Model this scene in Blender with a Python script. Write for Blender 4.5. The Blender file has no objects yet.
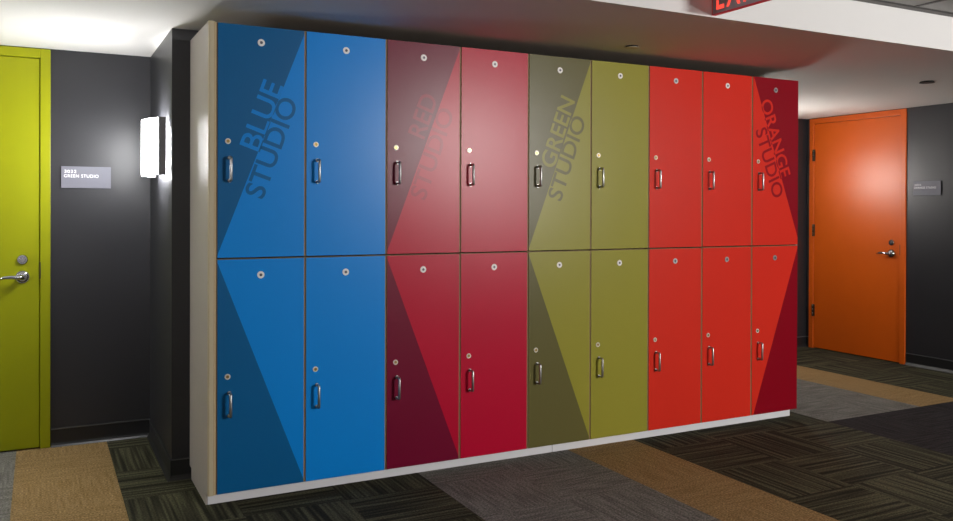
import bpy, bmesh, math, random
from mathutils import Vector, Matrix

random.seed(4)
SC = bpy.context.scene
COL = SC.collection

# ---------------------------------------------------------------- camera
F_PX, YAW, PITCH, ROLL, SHIFT = 844.4757, 1.0935, -0.005, 0.0033, -48.2239
EYE = 1.32
fwd = Vector((math.cos(YAW), math.sin(YAW), 0))
rgt = Vector((math.sin(YAW), -math.cos(YAW), 0))
up = Vector((0, 0, 1))
f2 = fwd * math.cos(PITCH) + up * math.sin(PITCH)
u2 = -fwd * math.sin(PITCH) + up * math.cos(PITCH)
r3 = rgt * math.cos(ROLL) + u2 * math.sin(ROLL)
u3 = -rgt * math.sin(ROLL) + u2 * math.cos(ROLL)
cam = bpy.data.cameras.new('camera')
cam.sensor_width = 36
cam.lens = F_PX / 953 * 36
cam.shift_y = SHIFT / 953
cam.clip_start = .02
cam_o = bpy.data.objects.new('camera', cam)
COL.objects.link(cam_o)
cam_o.matrix_world = Matrix(((r3.x, u3.x, -f2.x, 0), (r3.y, u3.y, -f2.y, 0), (r3.z, u3.z, -f2.z, EYE), (0, 0, 0, 1)))
SC.camera = cam_o

# ---------------------------------------------------------------- colour management, world, light
SC.view_settings.view_transform = 'Standard'
SC.view_settings.look = 'None'
SC.view_settings.gamma = 1
SC.view_settings.use_curve_mapping = False
SC.view_settings.exposure = 0.0
SC.cycles.use_denoising = True
SC.cycles.max_bounces = 8
SC.cycles.diffuse_bounces = 5
SC.cycles.sample_clamp_indirect = 6

world = bpy.data.worlds.new('world')
world.use_nodes = True
world.node_tree.nodes['Background'].inputs[0].default_value = (.9, .93, 1, 1)
world.node_tree.nodes['Background'].inputs[1].default_value = .02
SC.world = world

SCONCE_POWER = 50.0          # emission of the glowing shades
SCONCE_R_POWER = 55.0


def area(name, loc, size, size_y, power, color=(1, .97, .94), rot=(0, 0, 0), spread=math.pi):
    l = bpy.data.lights.new(name, 'AREA')
    l.shape = 'RECTANGLE'; l.size = size; l.size_y = size_y
    l.energy = power; l.color = color; l.spread = spread
    o = bpy.data.objects.new(name, l); COL.objects.link(o)
    o.location = loc; o.rotation_euler = rot
    return o


# lights on the unseen wall opposite the lockers: first makes the glare, other two are added fill
UNSEEN_LIGHTS = [(4.9, 2.20, .9, .20, 200.0), (-.3, 1.55, .9, .20, 18.0), (5.55, 1.45, .7, .20, 55.0)]
Y_FRONT = -2.4
for lx, lz, lw, lh, lp in UNSEEN_LIGHTS:
    area('unseen_lamp', (lx, Y_FRONT + .075, lz), lw, lh, lp, rot=(math.pi / 2, 0, 0))

# ---------------------------------------------------------------- measures
YF = 3.795       # locker fronts
ZC = 2.183       # low ceiling
ZU = 2.384       # tiled ceiling
YB = 2.896       # bulkhead
YW = 5.184       # left alcove wall
XJ = .566        # side of the projecting wall
YJ = 4.297       # front of the projecting wall
XR = 6.545       # right wall
YR = 5.75        # right alcove back wall
XL, WL = .684, .3957
XMIN, YMIN = -1.9, Y_FRONT


# ---------------------------------------------------------------- materials
def hexc(h):
    r = [int(h[i:i + 2], 16) / 255 for i in (0, 2, 4)]
    return tuple((c / 12.92 if c <= .04045 else ((c + .055) / 1.055) ** 2.4) for c in r) + (1,)


def C(c):
    if isinstance(c, str): return hexc(c)
    return tuple(c) + ((1,) if len(c) == 3 else ())


def mat(name, color, rough=.5, metal=0, var=.0, vscale=30, bump=0.0, bscale=300, spec=.5, coat=0):
    m = bpy.data.materials.new(name); m.use_nodes = True
    nt = m.node_tree; b = nt.nodes['Principled BSDF']
    b.inputs['Roughness'].default_value = rough
    b.inputs['Metallic'].default_value = metal
    b.inputs['Specular IOR Level'].default_value = spec
    b.inputs['Coat Weight'].default_value = coat
    c = C(color)
    tc = nt.nodes.new('ShaderNodeTexCoord')
    n = nt.nodes.new('ShaderNodeTexNoise'); n.inputs['Scale'].default_value = vscale; n.inputs['Detail'].default_value = 4
    nt.links.new(tc.outputs['Object'], n.inputs['Vector'])
    r = nt.nodes.new('ShaderNodeMix'); r.data_type = 'RGBA'
    r.inputs[6].default_value = tuple(v * (1 - var) for v in c[:3]) + (1,)
    r.inputs[7].default_value = tuple(min(1, v * (1 + var)) for v in c[:3]) + (1,)
    nt.links.new(n.outputs['Fac'], r.inputs[0])
    nt.links.new(r.outputs[2], b.inputs['Base Color'])
    if bump:
        n2 = nt.nodes.new('ShaderNodeTexNoise'); n2.inputs['Scale'].default_value = bscale
        nt.links.new(tc.outputs['Object'], n2.inputs['Vector'])
        bp = nt.nodes.new('ShaderNodeBump'); bp.inputs['Strength'].default_value = bump; bp.inputs['Distance'].default_value = .002
        nt.links.new(n2.outputs['Fac'], bp.inputs['Height']); nt.links.new(bp.outputs[0], b.inputs['Normal'])
    return m


def emis(name, color, strength):
    m = bpy.data.materials.new(name); m.use_nodes = True
    b = m.node_tree.nodes['Principled BSDF']
    b.inputs['Base Color'].default_value = C(color)
    b.inputs['Emission Color'].default_value = C(color)
    b.inputs['Emission Strength'].default_value = strength
    b.inputs['Roughness'].default_value = .4
    return m


def carpet(name, base, hi, lo, axis, stripe=55, breaks=1.3):
    """tufted carpet tile: streaks of light and dark yarn running along X (axis 0) or Y (axis 1)"""
    m = bpy.data.materials.new(name); m.use_nodes = True
    nt = m.node_tree; b = nt.nodes['Principled BSDF']
    b.inputs['Roughness'].default_value = .95
    b.inputs['Specular IOR Level'].default_value = .15
    tc = nt.nodes.new('ShaderNodeTexCoord')
    mp = nt.nodes.new('ShaderNodeMapping')
    mp.inputs['Scale'].default_value = (breaks, stripe, 1) if axis == 0 else (stripe, breaks, 1)
    nt.links.new(tc.outputs['Object'], mp.inputs['Vector'])
    n = nt.nodes.new('ShaderNodeTexNoise'); n.inputs['Scale'].default_value = 1; n.inputs['Detail'].default_value = 1.5
    n.noise_dimensions = '2D'
    nt.links.new(mp.outputs[0], n.inputs['Vector'])
    cr = nt.nodes.new('ShaderNodeValToRGB')
    e = cr.color_ramp.elements
    e[0].position = .5 - .16; e[0].color = C(lo)
    e[1].position = .5 + .17; e[1].color = C(hi)
    k = e.new(.5); k.color = C(base)
    nt.links.new(n.outputs['Fac'], cr.inputs[0])
    f = nt.nodes.new('ShaderNodeTexNoise'); f.inputs['Scale'].default_value = 120; f.inputs['Detail'].default_value = 3
    nt.links.new(tc.outputs['Object'], f.inputs['Vector'])
    mr = nt.nodes.new('ShaderNodeMapRange')
    mr.inputs[1].default_value = .3; mr.inputs[2].default_value = .7
    mr.inputs[3].default_value = .42; mr.inputs[4].default_value = 1.58
    nt.links.new(f.outputs['Fac'], mr.inputs[0])
    mx = nt.nodes.new('ShaderNodeMix'); mx.data_type = 'RGBA'; mx.blend_type = 'MULTIPLY'; mx.inputs[0].default_value = 1
    nt.links.new(cr.outputs[0], mx.inputs[6]); nt.links.new(mr.outputs[0], mx.inputs[7])
    nt.links.new(mx.outputs[2], b.inputs['Base Color'])
    bp = nt.nodes.new('ShaderNodeBump'); bp.inputs['Strength'].default_value = .6; bp.inputs['Distance'].default_value = .004
    nt.links.new(f.outputs['Fac'], bp.inputs['Height']); nt.links.new(bp.outputs[0], b.inputs['Normal'])
    return m


def two_tone(name, light, dark, mode, H, swap=False, rough=.30, bump=.12):
    """laminate printed in two tones that meet on the door's diagonal; mode: where the dark tone lies"""
    m = bpy.data.materials.new(name); m.use_nodes = True
    nt = m.node_tree; b = nt.nodes['Principled BSDF']
    b.inputs['Roughness'].default_value = rough
    b.inputs['Specular IOR Level'].default_value = .27
    tc = nt.nodes.new('ShaderNodeTexCoord'); sp = nt.nodes.new('ShaderNodeSeparateXYZ')
    nt.links.new(tc.outputs['Object'], sp.inputs[0])
    def math_(op, a, bb):
        n = nt.nodes.new('ShaderNodeMath'); n.operation = op
        for i, v in enumerate((a, bb)):
            if hasattr(v, 'links'): nt.links.new(v, n.inputs[i])
            else: n.inputs[i].default_value = v
        return n.outputs[0]
    u = math_('DIVIDE', sp.outputs['X'], WL); v = math_('DIVIDE', sp.outputs['Z'], H)
    if mode == 'above_rising': fac = math_('GREATER_THAN', v, u)
    elif mode == 'below_falling': fac = math_('LESS_THAN', math_('ADD', v, u), 1.0)
    elif mode == 'above_falling': fac = math_('GREATER_THAN', math_('ADD', v, u), 1.03)
    elif mode == 'below_rising': fac = math_('LESS_THAN', v, math_('SUBTRACT', math_('MULTIPLY', u, 1.05), .05))
    else: fac = 0.0
    a, d = (dark, light) if swap else (light, dark)
    mx = nt.nodes.new('ShaderNodeMix'); mx.data_type = 'RGBA'
    mx.inputs[6].default_value = C(a); mx.inputs[7].default_value = C(d)
    if hasattr(fac, 'links'): nt.links.new(fac, mx.inputs[0])
    else: mx.inputs[0].default_value = 0
    n = nt.nodes.new('ShaderNodeTexNoise'); n.inputs['Scale'].default_value = 420; n.inputs['Detail'].default_value = 2
    nt.links.new(tc.outputs['Object'], n.inputs['Vector'])
    mr = nt.nodes.new('ShaderNodeMapRange')
    mr.inputs[1].default_value = .3; mr.inputs[2].default_value = .7; mr.inputs[3].default_value = .93; mr.inputs[4].default_value = 1.07
    nt.links.new(n.outputs['Fac'], mr.inputs[0])
    m2 = nt.nodes.new('ShaderNodeMix'); m2.data_type = 'RGBA'; m2.blend_type = 'MULTIPLY'; m2.inputs[0].default_value = 1
    nt.links.new(mx.outputs[2], m2.inputs[6]); nt.links.new(mr.outputs[0], m2.inputs[7])
    nt.links.new(m2.outputs[2], b.inputs['Base Color'])
    bp = nt.nodes.new('ShaderNodeBump'); bp.inputs['Strength'].default_value = bump; bp.inputs['Distance'].default_value = .001
    nt.links.new(n.outputs['Fac'], bp.inputs['Height']); nt.links.new(bp.outputs[0], b.inputs['Normal'])
    return m


M = {
    'dark_wall': mat('charcoal_wall_paint', (.021, .021, .0245), .40, var=.08, vscale=3, bump=.15, bscale=220),
    'rubber': mat('black_rubber_base', (.014, .014, .015), .36),
    'rubber_top': mat('highlight_grey_top_edge', (.13, .13, .135), .5),  # highlight along the base's top edge, painted in as a paler grey
    'ceiling': mat('white_ceiling_paint', (.72, .70, .67), .7, var=.02, vscale=4, bump=.1, bscale=150),
    'soffit': mat('white_bulkhead_paint', (.74, .73, .72), .6, var=.01, bump=.08, bscale=150),
    'tile': mat('acoustic_tile', (.52, .51, .50), .9, var=.12, vscale=160, bump=.4, bscale=200),
    'grid': mat('ceiling_grid_metal', (.10, .095, .09), .5),
    'outer_wall': mat('grey_corridor_paint', (.42, .41, .40), .6),
    'green_door': mat('lime_green_paint', (.285, .30, .0004), .42, var=.04, vscale=8, bump=.06, bscale=180, spec=.3),
    'orange_door': mat('orange_paint', (.64, .105, .004), .38, var=.04, vscale=8, bump=.06, bscale=180, spec=.4),
    'tan_edge': mat('tan_edge_banding', (.52, .40, .23), .5, var=.1, vscale=40),
    'cabinet': mat('tan_melamine', (.30, .20, .10), .6),
    'end_panel': mat('warm_grey_laminate', (.44, .40, .36), .38, var=.04, vscale=20),
    'end_edge': mat('cream_edge_trim', (.56, .48, .32), .4),
    'kick': mat('white_plinth', (.80, .80, .83), .35, var=.02),
    'steel': mat('satin_steel', (.50, .50, .50), .36, metal=1),
    'chrome': mat('polished_chrome', (.52, .52, .55), .17, metal=1),
    'bronze': mat('dark_bronze', (.10, .08, .07), .3, metal=1),
    'disc': mat('pale_number_disc', (.92, .88, .86), .35),
    'disc_mid': mat('dark_disc_centre', (.10, .09, .12), .4),
    'brass': mat('brass_core', (.55, .36, .10), .3, metal=1),
    'lock_rim': mat('nickel_lock_rim', (.80, .76, .68), .4, metal=.2),
    'black': mat('black_void', (.004, .004, .004), .9),
    'placard': mat('brushed_grey_placard', (.155, .155, .185), .55, var=.03, spec=.3),
    'placard_back': mat('placard_backing', (.02, .02, .022), .5),
    'white_text': mat('white_lettering', (.90, .90, .92), .5),
    'dark_text': mat('dark_raised_dots', (.03, .03, .03), .5),
    'shade': emis('glowing_white_shade', (.98, .985, 1), SCONCE_POWER),
    'shade_r': emis('glowing_white_shade_far', (1, .95, .90), SCONCE_R_POWER),
    'tube': emis('lit_tube', (.98, .985, 1), 55),
    'tube_r': emis('lit_tube_far', (1, .94, .88), 80),
    'sconce_metal': mat('brushed_nickel_sconce', (.25, .24, .25), .4, metal=.7),
    'sprinkler': mat('off_white_sprinkler_cover', (.60, .54, .42), .5),
    'sprinkler_gap': mat('dark_ceiling_slot', (.01, .01, .01), .6),
    'exit_panel': mat('exit_sign_grey_panel', (.42, .36, .38), .3),
    'exit_trim': emis('exit_sign_red_edge', (.45, .02, .03), .25),
    'exit_letter': emis('exit_sign_red_letters', (1, .07, .045), 1.25),
    'troffer': mat('white_troffer_housing', (.8, .8, .8), .5),
}
CARPET = {}
for nm, base, hi, lo, st, br in (('green', (.040, .038, .021), (.082, .080, .046), (.015, .015, .009), 46, 1.3),
                                 ('tan', (.265, .172, .072), (.29, .192, .083), (.235, .15, .06), 60, 5),
                                 ('grey', (.156, .150, .133), (.185, .178, .160), (.118, .113, .100), 60, 5),
                                 ('navy', (.022, .019, .020), (.030, .026, .028), (.014, .012, .013), 60, 4)):
    for ax in (0, 1):
        CARPET[nm, ax] = carpet('carpet_%s_%s' % (nm, 'xy'[ax]), base, hi, lo, ax, st, br)



# ---------------------------------------------------------------- mesh helpers
def box(bm, x0, x1, y0, y1, z0, z1, mi=0):
    vs = [bm.verts.new(c) for c in ((x0, y0, z0), (x1, y0, z0), (x1, y1, z0), (x0, y1, z0), (x0, y0, z1), (x1, y0, z1), (x1, y1, z1), (x0, y1, z1))]
    out = []
    for q in ((0, 3, 2, 1), (4, 5, 6, 7), (0, 1, 5, 4), (1, 2, 6, 5), (2, 3, 7, 6), (3, 0, 4, 7)):
        f = bm.faces.new([vs[i] for i in q]); f.material_index = mi; out.append(f)
    return out


def cyl(bm, c, axis, r, length, seg=24, mi=0, r2=None):
    """closed cylinder from point c along axis"""
    a = Vector(axis).normalized(); c = Vector(c)
    t = a.orthogonal().normalized(); s = a.cross(t)
    r2 = r if r2 is None else r2
    lo, hi = [], []
    for k in range(seg):
        an = 2 * math.pi * k / seg; d = t * math.cos(an) + s * math.sin(an)
        lo.append(bm.verts.new(c + d * r)); hi.append(bm.verts.new(c + a * length + d * r2))
    for k in range(seg):
        j = (k + 1) % seg
        f = bm.faces.new((lo[k], lo[j], hi[j], hi[k])); f.material_index = mi; f.smooth = True
    for L in (lo[::-1], hi):
        f = bm.faces.new(L); f.material_index = mi


def tube(bm, pts, radii, seg=10, mi=0, flat=(1, 1)):
    """swept round bar through points"""
    pts = [Vector(p) for p in pts]; rings = []
    if not hasattr(radii, '__len__'): radii = [radii] * len(pts)
    ref = None
    for i, p in enumerate(pts):
        if i == 0: d = pts[1] - p
        elif i == len(pts) - 1: d = p - pts[i - 1]
        else: d = (pts[i + 1] - p).normalized() + (p - pts[i - 1]).normalized()
        d.normalize()
        if ref is None: ref = d.orthogonal().normalized()
        t = (ref - d * ref.dot(d)).normalized(); ref = t; s = d.cross(t)
        rings.append([bm.verts.new(p + t * math.cos(2 * math.pi * k / seg) * radii[i] * flat[0] + s * math.sin(2 * math.pi * k / seg) * radii[i] * flat[1]) for k in range(seg)])
    for a, b in zip(rings, rings[1:]):
        for k in range(seg):
            j = (k + 1) % seg
            f = bm.faces.new((a[k], a[j], b[j], b[k])); f.smooth = True; f.material_index = mi
    for L in (rings[0][::-1], rings[-1]):
        f = bm.faces.new(L); f.material_index = mi


def prism(bm, poly, z0, z1, mi=0, smooth=False):
    """poly: XY outline"""
    a = [bm.verts.new((x, y, z0)) for x, y in poly]; b = [bm.verts.new((x, y, z1)) for x, y in poly]
    n = len(poly)
    for k in range(n):
        j = (k + 1) % n
        f = bm.faces.new((a[k], a[j], b[j], b[k])); f.material_index = mi; f.smooth = smooth
    for L in (a[::-1], b):
        f = bm.faces.new(L); f.material_index = mi


def obj(name, bm, mats, parent=None, bevel=0, seg=2):
    me = bpy.data.meshes.new(name)
    bmesh.ops.recalc_face_normals(bm, faces=bm.faces)
    bm.to_mesh(me); bm.free()
    if name == 'lettering': me.shade_flat()
    for m_ in (mats if isinstance(mats, (list, tuple)) else [mats]): me.materials.append(m_)
    o = bpy.data.objects.new(name, me); COL.objects.link(o)
    if parent: o.parent = parent
    if bevel:
        b = o.modifiers.new('bevel', 'BEVEL'); b.width = bevel; b.segments = seg; b.limit_method = 'ANGLE'
    return o


def thing(name, label, cat, loc=(0, 0, 0), group=None):
    o = bpy.data.objects.new(name, None); COL.objects.link(o)
    o.location = loc; o['label'] = label; o['category'] = cat
    o.empty_display_size = .1
    if group: o['group'] = group
    return o


def struct(name, bm, m, bevel=0):
    o = obj(name, bm, m, None, bevel); o['kind'] = 'structure'; return o


def text_bm(s, length, cap, thick=.0006, weight=0.0, spacing=1.0):
    """flat lettering, lower left at the origin, in the XY plane, scaled to length x cap height"""
    cu = bpy.data.curves.new('t', 'FONT'); cu.body = s; cu.offset = weight; cu.space_character = spacing
    cu.resolution_u = 6; cu.extrude = .0
    o = bpy.data.objects.new('t', cu); COL.objects.link(o)
    dg = bpy.context.evaluated_depsgraph_get()
    me = bpy.data.meshes.new_from_object(o.evaluated_get(dg))
    bm = bmesh.new(); bm.from_mesh(me)
    bpy.data.objects.remove(o); bpy.data.meshes.remove(me)
    xs = [v.co.x for v in bm.verts]
    cap0 = .729
    x0, x1 = min(xs), max(xs)
    sx = length / (x1 - x0); sy = cap / cap0
    for f in bm.faces: f.smooth = False
    for v in bm.verts:
        v.co.x = (v.co.x - x0) * sx; v.co.y *= sy; v.co.z = 0
    r = bmesh.ops.extrude_face_region(bm, geom=bm.faces[:], use_keep_orig=True)
    for v in [g for g in r['geom'] if isinstance(g, bmesh.types.BMVert)]: v.co.z += thick
    return bm


# ---------------------------------------------------------------- floor
bm = bmesh.new()
T = .446
slots = [('green', 0), ('green', 1), ('tan', 0), ('tan', 1), ('grey', 0), ('grey', 1), ('navy', 0), ('navy', 1)]
X0, Y0g = .335, 3.650
def band(i, y):
    if i <= -3: return 'green'
    if i <= -2: return 'grey'
    if i == -1: return 'tan'
    if i <= 2: return 'green'
    if i <= 4: return 'grey'
    if i == 5: return 'tan'
    if i <= 8: return 'green'
    if y < 3.65: return 'navy'
    if i <= 10: return 'grey'
    if i == 11: return 'tan'
    return 'green'
for i in range(-7, 15):
    for j in range(-12, 6):
        x0 = max(X0 + i * T, XMIN - .1); x1 = min(X0 + (i + 1) * T, XR + .1)
        y0 = max(Y0g + j * T, YMIN - .1); y1 = min(Y0g + (j + 1) * T, YR + .1)
        if x1 <= x0 or y1 <= y0: continue
        kind = band(i, (y0 + y1) / 2)
        ax = (i + j + 1) % 2          # quarter-turned laying
        f = bm.faces.new([bm.verts.new(c) for c in ((x0, y0, 0), (x1, y0, 0), (x1, y1, 0), (x0, y1, 0))])
        f.material_index = slots.index((kind, ax))
box(bm, XMIN - .1, XR + .1, YMIN - .1, YR + .1, -.12, -.005, 0)
struct('floor', bm, [CARPET[s] for s in slots])

# ---------------------------------------------------------------- ceilings and bulkhead
bm = bmesh.new()
fs = box(bm, XMIN - .1, XR + .1, YB, YR + .1, ZC, ZU + .10, 0)
for f in fs:
    f.normal_update()
    if f.normal.y < -.9: f.material_index = 1
o = struct('ceiling', bm, [M['ceiling'], M['soffit']])
bm = bmesh.new()
box(bm, XMIN - .1, XR + .1, YMIN - .1, YB - .0005, ZU, ZU + .10)
struct('ceiling', bm, M['tile'])
bm = bmesh.new()
PX0 = 4.069
box(bm, XMIN, XR, YB - .022, YB - .001, ZU - .003, ZU - .0002)          # wall angle
box(bm, XMIN, XR, YB - .006, YB - .001, ZU - .018, ZU - .003)
k = PX0 - 10 * .61
while k < XR:
    if k > XMIN: box(bm, k - .012, k + .012, YMIN, YB - .022, ZU - .004, ZU - .0002)
    k += .61
y = YB - .42
while y > YMIN:
    box(bm, XMIN, XR, y - .012, y + .012, ZU - .005, ZU - .0002); y -= .61
struct('trim_1', bm, M['grid'])

# ---------------------------------------------------------------- walls
def wall_with_door(name, axis, plane, a0, a1, d0, d1, dz, thick=.14):
    """wall box with a door opening d0..d1 x 0..dz; axis 'x' = wall runs along X"""
    bm = bmesh.new()
    for (p, q, z0, z1) in ((a0, d0, 0, 2.4), (d1, a1, 0, 2.4), (d0, d1, dz, 2.4)):
        if axis == 'x': box(bm, p, q, plane, plane + thick, z0, z1)
        else: box(bm, plane, plane + thick, p, q, z0, z1)
    if axis == 'x': box(bm, d0, d1, plane + thick - .02, plane + thick, 0, dz)
    else: box(bm, plane + thick - .02, plane + thick, d0, d1, 0, dz)
    return struct(name, bm, M['dark_wall'])

wall_with_door('wall_back', 'x', YW, XMIN, XJ, -.960, .048, 2.178)
bm = bmesh.new(); box(bm, XJ, 4.40, YJ, YR + .14, 0, 2.40); struct('wall_middle', bm, M['dark_wall'])
bm = bmesh.new(); box(bm, 4.40, XR + .14, YR, YR + .14, 0, 2.40); struct('wall_alcove', bm, M['dark_wall'])
wall_with_door('wall_right', 'y', XR, YMIN, YR, 4.703, 5.706, 2.178)
bm = bmesh.new(); box(bm, XMIN - .1, XMIN, YMIN, YW + .14, 0, 2.4); struct('wall_left', bm, M['outer_wall'])
bm = bmesh.new(); box(bm, XMIN - .1, XR + .1, YMIN - .1, YMIN, 0, 2.4); struct('wall_front', bm, M['outer_wall'])

# rubber cove bases
def baseboard(name, pts):
    """pts: XY run of the wall face, room on the right-hand side"""
    bm = bmesh.new()
    prof = ((.0005, .004), (.020, .0005), (.011, .010), (.0045, .022), (.0045, .094), (.0095, .098), (.0095, .101), (.0005, .103))
    rows = []
    P = [Vector(p) for p in pts]
    for i, p in enumerate(P):
        nn = []
        if i > 0: d = (p - P[i - 1]).normalized(); nn.append(Vector((d.y, -d.x)))
        if i < len(P) - 1: d = (P[i + 1] - p).normalized(); nn.append(Vector((d.y, -d.x)))
        n = nn[0] if len(nn) == 1 else (nn[0] + nn[1]) / (1 + nn[0].dot(nn[1]))
        rows.append([bm.verts.new((p.x + n.x * o_, p.y + n.y * o_, z)) for o_, z in prof])
    for a, b in zip(rows, rows[1:]):
        for k in range(len(prof)):
            j = (k + 1) % len(prof)
            f = bm.faces.new((a[k], a[j], b[j], b[k]))
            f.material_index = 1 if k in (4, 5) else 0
    bm.faces.new(rows[0]); bm.faces.new(rows[-1])
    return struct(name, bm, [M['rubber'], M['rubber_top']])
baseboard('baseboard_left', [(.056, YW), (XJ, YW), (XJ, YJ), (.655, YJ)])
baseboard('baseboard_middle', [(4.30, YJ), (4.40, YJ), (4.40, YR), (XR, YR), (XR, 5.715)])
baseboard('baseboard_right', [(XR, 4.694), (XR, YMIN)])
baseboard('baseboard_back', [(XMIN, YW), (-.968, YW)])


# ---------------------------------------------------------------- doors
def lever(bm, c, out, along, mi=0):
    """round rose, short neck and a curved lever; out = away from the door, along = lever direction"""
    c = Vector(c); out = Vector(out); along = Vector(along); z = Vector((0, 0, 1))
    cyl(bm, c, out, .033, .007, 28, mi); cyl(bm, c + out * .007, out, .030, .005, 28, mi, .022)
    cyl(bm, c + out * .008, out, .0125, .045, 16, mi)
    pts = [c + out * .050 - along * .008, c + out * .054 + along * .018, c + out * .053 + along * .05 + z * .003,
           c + out * .050 + along * .085 + z * .001, c + out * .044 + along * .112 - z * .006]
    tube(bm, pts, [.013, .012, .010, .009, .006], 12, mi)


def door_set(idx, fm, origin, ux, out, width, hinge_side, handle_m, lever_z=.94, bolt_z=1.033, bolt_m=None):
    """steel frame with a flush leaf. origin: lower corner of the opening on the wall face, ux: along the wall, out: into the room"""
    root = bpy.data.objects.new('door_%d' % idx, None); COL.objects.link(root); root['kind'] = 'structure'
    root.location = origin
    ux = Vector(ux); out = Vector(out); z = Vector((0, 0, 1))
    def bx(bm, a0, a1, o0, o1, z0, z1, mi=0):
        p = ux * a0 + out * o0; q = ux * a1 + out * o1
        box(bm, min(p.x, q.x), max(p.x, q.x), min(p.y, q.y), max(p.y, q.y), z0, z1, mi)
    F = .050; g = .0035; H = 2.128
    bm = bmesh.new()
    bx(bm, 0, F, -.08, .012, 0.0, H + F); bx(bm, F + width, 2 * F + width, -.08, .012, 0.0, H + F)
    bx(bm, F, F + width, -.08, .012, H, H + F)
    bx(bm, F, F + .016, -.08, -.042, 0, H); bx(bm, F + width - .016, F + width, -.08, -.042, 0, H)
    bx(bm, F, F + width, -.08, -.042, H - .016, H)
    obj('door_frame', bm, fm, root, .003)
    bm = bmesh.new()
    bx(bm, F + g, F + width - g, -.0410, .0035, .008, H - g)
    leaf = obj('door_leaf', bm, fm, root, .0015)
    s = 1 if hinge_side == 'far' else -1        # lever points towards the hinges
    a = F + (.085 if hinge_side == 'far' else width - .085)
    c = ux * a + out * .0035
    bm = bmesh.new(); lever(bm, c + z * lever_z, out, ux * s); obj('lever_handle', bm, handle_m, leaf)
    bm = bmesh.new()
    cyl(bm, c + z * bolt_z, out, .027, .010, 28, 0, .023); cyl(bm, c + z * bolt_z + out * .010, out, .016, .008, 20, 0, .014)
    bx(bm, a - .0025, a + .0025, .020, .024, bolt_z - .010, bolt_z + .010, 0)
    obj('deadbolt', bm, bolt_m or handle_m, leaf)
    e = F - .0025 if hinge_side == 'far' else F + width - .003
    bm = bmesh.new(); bx(bm, e, e + .005, .0005, .0128, lever_z - .012, lever_z + .078); obj('strike_plate', bm, M['bronze'], root)
    h = F + width if hinge_side == 'far' else F
    for hz in (.36, 1.12, 1.83):
        bm = bmesh.new()
        for q in range(3):
            cyl(bm, ux * h + out * .016 + z * (hz - .056 + q * .038), z, .008, .036, 14)
        bx(bm, h - .014, h + .014, .004, .0128, hz - .055, hz + .057)
        obj('hinge', bm, M['bronze'], root)
    return root

# green door: opening seen from its right edge; ux runs left (-X)
g_door = door_set(1, M['green_door'], (.052, YW, 0), (-1, 0, 0), (0, -1, 0), .914, 'far', M['chrome'])
o_door = door_set(2, M['orange_door'], (XR, 4.699, 0), (0, 1, 0), (-1, 0, 0), .9115, 'far', M['chrome'])

# ---------------------------------------------------------------- lockers
H_UP, H_LO = 1.030, 1.030
Z_UP, Z_LO = 1.0965, .0614
SETS = [  # light, dark
    ('blue', (.002, .255, .78), (.003, .115, .31)),
    ('red', (.50, .0010, .030), (.170, .001, .026)),
    ('green', (.30, .278, .034), (.125, .112, .034)),
    ('orange', (.66, .027, .013), (.24, .0008, .009)),
]
order = [0, 0, 1, 1, 2, 2, 3, 3, 3]
first_of = {0: 'dark', 2: 'dark', 4: 'dark', 8: 'dark'}

def shared(fn):
    cache = {}
    def w(*a):
        if a not in cache: cache[a] = fn(*a)
        return cache[a]
    return w

def mesh_of(name, bm, mats):
    me = bpy.data.meshes.new(name); bmesh.ops.recalc_face_normals(bm, faces=bm.faces); bm.to_mesh(me); bm.free()
    for m_ in mats: me.materials.append(m_)
    return me

bm = bmesh.new()
t = .016; W = WL - .0006
box(bm, .0003, t, .0215, .455, 0, 1.030); box(bm, W - t, W, .0215, .455, 0, 1.030)
box(bm, .0003, .0046, .005, .0215, 0, 1.030); box(bm, W - .0043, W, .005, .0215, 0, 1.030)
box(bm, t, W - t, .0215, .455, 0, t); box(bm, t, W - t, .0215, .455, 1.030 - t, 1.030)
box(bm, t, W - t, .445, .455, t, 1.030 - t)
ME_BODY = mesh_of('locker_body', bm, [M['cabinet']])

HX, HZc = .057, .391
bm = bmesh.new()
hp = [(0, .0, -.050), (0, -.026, -.050), (0, -.032, -.048), (0, -.034, -.043), (0, -.034, .043), (0, -.032, .048), (0, -.026, .050), (0, 0, .050)]
tube(bm, hp, .0064, 12, 0, (1.0, 1.0))
for s in (-1, 1): cyl(bm, (0, -.0001, s * .050), (0, -1, 0), .0085, .002, 16, 0)
ME_PULL = mesh_of('pull', bm, [M['steel']])

bm = bmesh.new()
cyl(bm, (0, 0, 0), (0, -1, 0), .0130, .003, 28, 0, .0120)
cyl(bm, (0, -.003, 0), (0, -1, 0), .0075, .0015, 20, 1, .0070)
box(bm, -.0012, .0012, -.0052, -.0044, -.005, .005, 2)
ME_LOCK = mesh_of('lock', bm, [M['lock_rim'], M['brass'], M['disc_mid']])

bm = bmesh.new()
cyl(bm, (0, 0, 0), (0, -1, 0), .0165, .0022, 32, 0, .0156)
cyl(bm, (0, -.0022, 0), (0, -1, 0), .0064, .0005, 20, 1, .0064)
ME_DISC = mesh_of('number_disc', bm, [M['disc'], M['disc_mid']])
bm = bmesh.new()
cyl(bm, (0, 0, 0), (0, -1, 0), .0165, .0022, 32, 0, .0156)
cyl(bm, (0, -.0022, 0), (0, -1, 0), .0078, .0005, 20, 1, .0078)
ME_DISC2 = mesh_of('number_disc', bm, [M['steel'], M['disc_mid']])


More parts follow.
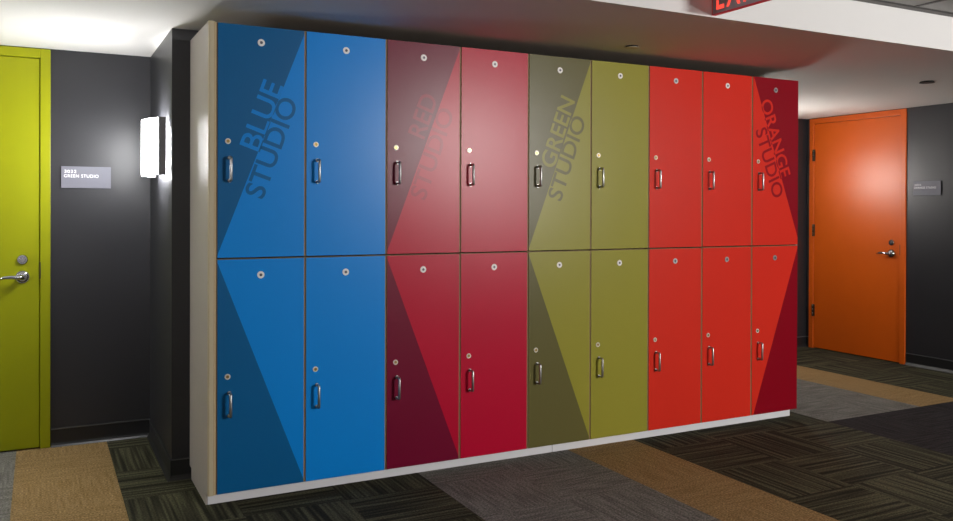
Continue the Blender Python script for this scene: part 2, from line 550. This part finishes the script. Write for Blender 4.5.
def lettering(first, second, col, mode, mt, parent, descending=False):
    """two overlapping lines of capitals printed along the door's diagonal"""
    bm = bmesh.new()
    for (s, start, length, cap) in (first, second):
        b2 = text_bm(s, length, cap, .0004, weight=.012)
        ang = math.radians(-69.5 if descending else 70.3)
        for v in b2.verts:
            x, y_, z_ = v.co
            dx = x * math.cos(ang) - y_ * math.sin(ang); dz = x * math.sin(ang) + y_ * math.cos(ang)
            v.co = (start[0] + dx, -.0002 - z_, start[1] + dz)
        me = bpy.data.meshes.new('tmp'); b2.to_mesh(me); b2.free(); bm.from_mesh(me); bpy.data.meshes.remove(me)
    # second line sits a hair further out so the overlap stays clean
    return obj('lettering', bm, mt, parent)


WORDS = {0: ('BLUE', 'STUDIO'), 2: ('RED', 'STUDIO'), 4: ('GREEN', 'STUDIO'), 8: ('ORANGE', 'STUDIO')}
# baseline starts and lengths in door coordinates (x from the left edge, z from the door bottom)
LAY = {
    0: ((.186, .470), .318, .098, (.202, .258), .472, .092),
    2: ((.196, .558), .218, .096, (.202, .258), .470, .092),
    4: ((.157, .430), .392, .096, (.202, .258), .472, .094),
    8: None,
}
order_word = ['first', 'second', 'third', 'fourth', 'fifth', 'sixth', 'seventh', 'eighth', 'ninth']
LABELS_UP = [
    'upper locker at far left, two blues with BLUE STUDIO lettering',
    'plain blue upper locker, second from the left in the top row',
    'upper locker in two crimson tones with RED STUDIO lettering',
    'plain crimson upper locker, right of the RED STUDIO one',
    'upper locker in two olive greens with GREEN STUDIO lettering',
    'plain olive green upper locker, right of the GREEN STUDIO one',
    'plain bright red upper locker directly right of the plain olive one',
    'plain bright red upper locker directly left of the ORANGE STUDIO one',
    'upper locker at far right, two reds with ORANGE STUDIO lettering',
]
LABELS_LO = [
    'lower locker at far left, bright blue with navy triangle on its left',
    'plain bright blue lower locker, second from the left in the bottom row',
    'lower crimson locker with a dark maroon triangle on its left',
    'plain crimson lower locker between the maroon triangle and dark olive triangle ones',
    'lower olive green locker with a dark olive triangle on its left',
    'plain olive green lower locker directly left of the bright red ones',
    'plain bright red lower locker directly right of the plain olive one',
    'plain bright red lower locker, second from the right in the bottom row',
    'lower locker at far right, bright red with dark red triangle on its right',
]
for k in range(9):
    nm, light, dark = SETS[order[k]]
    for tier in (1, 0):
        zb = Z_UP if tier else Z_LO
        root = thing('locker', (LABELS_UP if tier else LABELS_LO)[k], 'locker', (XL + k * WL, YF, zb), 'wall of coloured studio lockers')
        body = bpy.data.objects.new('body', ME_BODY); COL.objects.link(body); body.parent = root
        if k in first_of:
            mode = ('above_rising' if tier else 'below_falling') if k < 8 else ('above_falling' if tier else 'below_rising')
        else: mode = 'plain'
        mt = two_tone('%s_laminate_%s' % (nm, mode), light, dark, mode, 1.030)
        bm = bmesh.new()
        fs = box(bm, .0054, WL - .0054, 0, .019, .0010 if not tier else .0018, 1.030 - (.0018 if not tier else 0))
        for f in fs:
            f.normal_update(); f.material_index = 0 if f.normal.y < -.5 else 1
        door = obj('door', bm, [mt, M['tan_edge']], root)
        for (n_, me, p) in (('handle', ME_PULL, (HX, -.0002, HZc)), ('lock', ME_LOCK, (.0495, -.0002, .5135)),
                            ('number_disc', ME_DISC if (k < 6 or (k == 7 and tier)) else ME_DISC2, (.194, -.0002, .9585 if tier else .957))):
            o = bpy.data.objects.new(n_, me); COL.objects.link(o); o.parent = door; o.location = p
        if tier and k in WORDS:
            c_ = .38 if nm == 'red' else .92      # the crimson door's print is faint
            l2 = tuple(p * c_ + q * (1 - c_) for p, q in zip(light, dark)); d2 = tuple(q * c_ + p * (1 - c_) for p, q in zip(light, dark))
            tm = two_tone('%s_lettering' % nm, l2, d2, mode, 1.030, swap=True, bump=0)
            a, b = WORDS[k]
            if k < 8:
                L = LAY[k]
                lettering((a, L[0], L[1], L[2]), (b, L[3], L[4], L[5]), nm, mode, tm, door)
            else:
                lettering((a, (.066, .878), .500, .096), (b, (.026, .700), .445, .097), nm, mode, tm, door, True)

# end panel with rounded front trim
et = thing('end_panel', 'tall warm grey end panel closing the left side of the lockers', 'panel', (.650, YF, Z_LO))
bm = bmesh.new(); box(bm, 0, .0225, .012, YJ - YF - .004, 0, 2.0685); obj('side_panel', bm, M['end_panel'], et)
bm = bmesh.new()
pl = [(.0225, .0115), (0, .0115)] + [(.008 - .008 * math.cos(a), .002 - .008 * math.sin(a)) for a in [math.pi / 2 * i / 6 for i in range(7)]] + [(.0225, -.006)]
prism(bm, pl, 0, 2.0685, 0); obj('front_trim', bm, M['end_edge'], et)
bm = bmesh.new(); box(bm, .004, .0115, .072, YJ - YF - .03, -.0610, -.0004); obj('toe_board', bm, M['end_panel'], et)
bm = bmesh.new(); box(bm, .0240, .0335, -.001, .4, 0, 2.067); obj('filler_strip', bm, M['tan_edge'], et)

bt = thing('right_end_panel', 'slim end panel closing the right side of the lockers', 'panel', (XL + 9 * WL, YF, Z_LO))
bm = bmesh.new(); box(bm, .0005, .018, .022, YJ - YF - .004, 0, 2.0655); obj('side_panel', bm, M['end_panel'], bt)

# plinth
pt = thing('locker_plinth', 'low white plinth running under the whole row of lockers', 'plinth', (.662, 3.864, 0))
bm = bmesh.new(); box(bm, 0, 1.801, 0, .41, .0005, .0605); obj('plinth_section', bm, M['kick'], pt, .0015)
bm = bmesh.new(); box(bm, 1.8035, 3.594, 0, .41, .0005, .0605); obj('plinth_section', bm, M['kick'], pt, .0015)


# ---------------------------------------------------------------- wall sconces
def sconce(label, origin, along, out, shade_m, tube_m):
    """origin: wall point at the sconce's near lower corner; along: wall direction; out: into the room"""
    root = thing('wall_sconce', label, 'wall light', origin)
    al = Vector(along); ou = Vector(out)
    Wd, Ht = .40, .280
    def P(a, o_): v = al * a + ou * o_; return (v.x, v.y)
    n = 18
    def prof(i):                        # bowed front
        a = Wd * i / n; s = math.sin(math.pi * i / n) ** .8 if 0 < i < n else 0
        return a, .047 + .056 * s
    bm = bmesh.new()
    outer = [prof(i) for i in range(n + 1)]
    inner = [(max(.006, min(Wd - .006, a)), o_ - .004) for a, o_ in outer][::-1]
    poly = [P(a, o_) for a, o_ in outer + inner]
    lo = [bm.verts.new((x, y_, 0)) for x, y_ in poly]; hi = [bm.verts.new((x, y_, Ht)) for x, y_ in poly]
    N = len(poly)
    for i in range(N):
        j = (i + 1) % N; f = bm.faces.new((lo[i], lo[j], hi[j], hi[i])); f.smooth = True
    m_ = n + 1
    for i in range(n):
        for L in (lo, hi): bm.faces.new((L[i], L[i + 1], L[N - 2 - i], L[N - 1 - i]))
    obj('shade', bm, shade_m, root)
    for a0, a1 in ((-.003, .0), (Wd, Wd + .003)):
        bm = bmesh.new()
        p, q = P(a0, .012), P(a1, .047)
        box(bm, min(p[0], q[0]), max(p[0], q[0]), min(p[1], q[1]), max(p[1], q[1]), -.004, Ht + .004)
        obj('side_plate', bm, M['sconce_metal'], root)
    bm = bmesh.new()
    p, q = P(.10, .0005), P(.30, .014)
    box(bm, min(p[0], q[0]), max(p[0], q[0]), min(p[1], q[1]), max(p[1], q[1]), .07, .23)
    obj('back_plate', bm, M['sconce_metal'], root, .002)
    for s_ in (.03, .24):
        bm = bmesh.new()
        p, q = P(0, .015), P(Wd, .019)
        box(bm, min(p[0], q[0]), max(p[0], q[0]), min(p[1], q[1]), max(p[1], q[1]), s_, s_ + .01)
        obj('mounting_bar', bm, M['sconce_metal'], root)
    bm = bmesh.new()
    for zz in (.08, .22):
        a = al * .05 + ou * .034
        cyl(bm, (a.x, a.y, zz), al, .009, .30, 14)
    obj('lamp_tube', bm, tube_m, root)
    return root

sconce('glowing white wall sconce with bowed shade on the dark wall left of the lockers', (XJ, 4.42, 1.482), (0, 1, 0), (-1, 0, 0), M['shade'], M['tube'])
sconce('white wall sconce on the dark alcove wall behind the lockers right end', (5.72, YR, 1.482), (-1, 0, 0), (0, -1, 0), M['shade_r'], M['tube_r'])


sconce('white wall sconce on the left return wall, past the lime green door', (XMIN, 4.82, 1.482), (0, -1, 0), (1, 0, 0), M['shade'], M['tube'])


# ---------------------------------------------------------------- placards
def placard(label, origin, ux, out, w, h, lines, braille=None):
    root = thing('room_sign', label, 'sign', origin)
    ux = Vector(ux); ou = Vector(out)
    def bx(bm, a0, a1, o0, o1, z0, z1):
        p = ux * a0 + ou * o0; q = ux * a1 + ou * o1
        box(bm, min(p.x, q.x), max(p.x, q.x), min(p.y, q.y), max(p.y, q.y), z0, z1)
    bm = bmesh.new(); bx(bm, .006, w - .006, .0003, .007, .006, h - .006); obj('backing', bm, M['placard_back'], root)
    bm = bmesh.new(); bx(bm, 0, w, .007, .011, 0, h); pl_ = obj('plate', bm, M['placard'], root, .0008)
    for s, a, z, ln, cap in lines:
        b2 = text_bm(s, ln, cap, .0005, weight=0, spacing=1.12)
        for v in b2.verts:
            x, y_, t_ = v.co
            v.co = ux * (a + x) + ou * (.0111 + t_) + Vector((0, 0, z + y_))
        obj('lettering', b2, M['white_text'], pl_)
    if braille:
        bm = bmesh.new()
        a, z, n = braille
        rnd = random.Random(3)
        for i in range(n):
            for r_ in range(3):
                for c_ in range(2):
                    if rnd.random() < .55:
                        v = ux * (a + i * .0065 + c_ * .0026) + ou * .0111
                        cyl(bm, (v.x, v.y, z - r_ * .0026), ou, .0009, .0006, 6)
        obj('braille', bm, M['dark_text'], pl_)
    return root

placard('grey room sign reading 3032 GREEN STUDIO beside the lime green door', (.104, YW, 1.423), (1, 0, 0), (0, -1, 0), .252, .120,
        [('3032', .016, .084, .060, .0175), ('GREEN STUDIO', .014, .059, .174, .0180)])
placard('grey room sign reading 3031 ORANGE STUDIO beside the orange door', (XR, 4.632, 1.438), (0, -1, 0), (-1, 0, 0), .245, .118,
        [('3031', .014, .080, .058, .0165), ('ORANGE STUDIO', .012, .056, .195, .0170)], braille=(.015, .046, 18))

# ---------------------------------------------------------------- exit sign
ex = thing('exit_sign', 'red lettered EXIT sign standing out from the white bulkhead', 'sign', (2.688, YB, 2.190))
L_, H_, t_ = .335, .188, .018
bm = bmesh.new(); box(bm, 0, t_, -L_ + .004, -.0045, .005, H_ - .001); pn = obj('panel', bm, M['exit_panel'], ex)
bm = bmesh.new()
box(bm, -.001, t_ + .001, -L_, -.0005, 0, .004); box(bm, -.001, t_ + .001, -.0045, -.0005, .004, H_ - .004)
box(bm, -.003, t_ + .003, -L_, -L_ + .004, .005, H_ - .004); box(bm, -.003, t_ + .003, -L_, -.0005, H_ - .004, H_)
obj('trim', bm, M['exit_trim'], ex)
b2 = text_bm('EXIT', .265, .145, .002, weight=.0, spacing=1.2)
for v in b2.verts:
    x, y_, q = v.co; v.co = (-.0001 - q, -.030 - x, .020 + y_)
obj('lettering', b2, M['exit_letter'], pn)

# ---------------------------------------------------------------- ceiling details
for (x, y_, r, lb, gap) in ((2.796, 3.614, .038, 'round sprinkler cover on the low ceiling above the olive lockers', 0),
                            (5.31, 3.665, .050, 'dark round ceiling fitting near the orange door, right of the bulkhead', 1)):
    root = thing('sprinkler_cover' if not gap else 'ceiling_fitting', lb, 'ceiling fitting', (x, y_, ZC))
    bm = bmesh.new(); cyl(bm, (0, 0, -.0002), (0, 0, -1), r * .86, .007, 32); obj('collar', bm, M['sprinkler_gap'], root)
    bm = bmesh.new(); cyl(bm, (0, 0, -.0072), (0, 0, -1), r, .0025, 32, 0, r * .94); obj('cover', bm, M['sprinkler'] if not gap else M['sprinkler_gap'], root)

# housings of the unseen wall lights, two of them added fill
for i, (lx, lz, lw, lh, lp) in enumerate(UNSEEN_LIGHTS):
    root = thing('unseen_wall_light', ['long wall light high on the wall opposite the red lockers', 'added fill light on the unseen wall opposite the blue lockers', 'added fill light mounted low on the unseen wall near the right end'][i], 'wall light', (lx, Y_FRONT, lz))
    bm = bmesh.new()
    for x0, x1, z0, z1 in ((-lw / 2 - .02, lw / 2 + .02, -lh / 2 - .02, -lh / 2), (-lw / 2 - .02, lw / 2 + .02, lh / 2, lh / 2 + .02),
                           (-lw / 2 - .02, -lw / 2, -lh / 2, lh / 2), (lw / 2, lw / 2 + .02, -lh / 2, lh / 2)):
        box(bm, x0, x1, .001, .07, z0, z1)
    obj('housing', bm, M['troffer'], root)
    bm = bmesh.new(); box(bm, -lw / 2, lw / 2, .06, .07, -lh / 2, lh / 2); obj('diffuser', bm, emis('lit_diffuser', (1, .95, .9), 3), root)
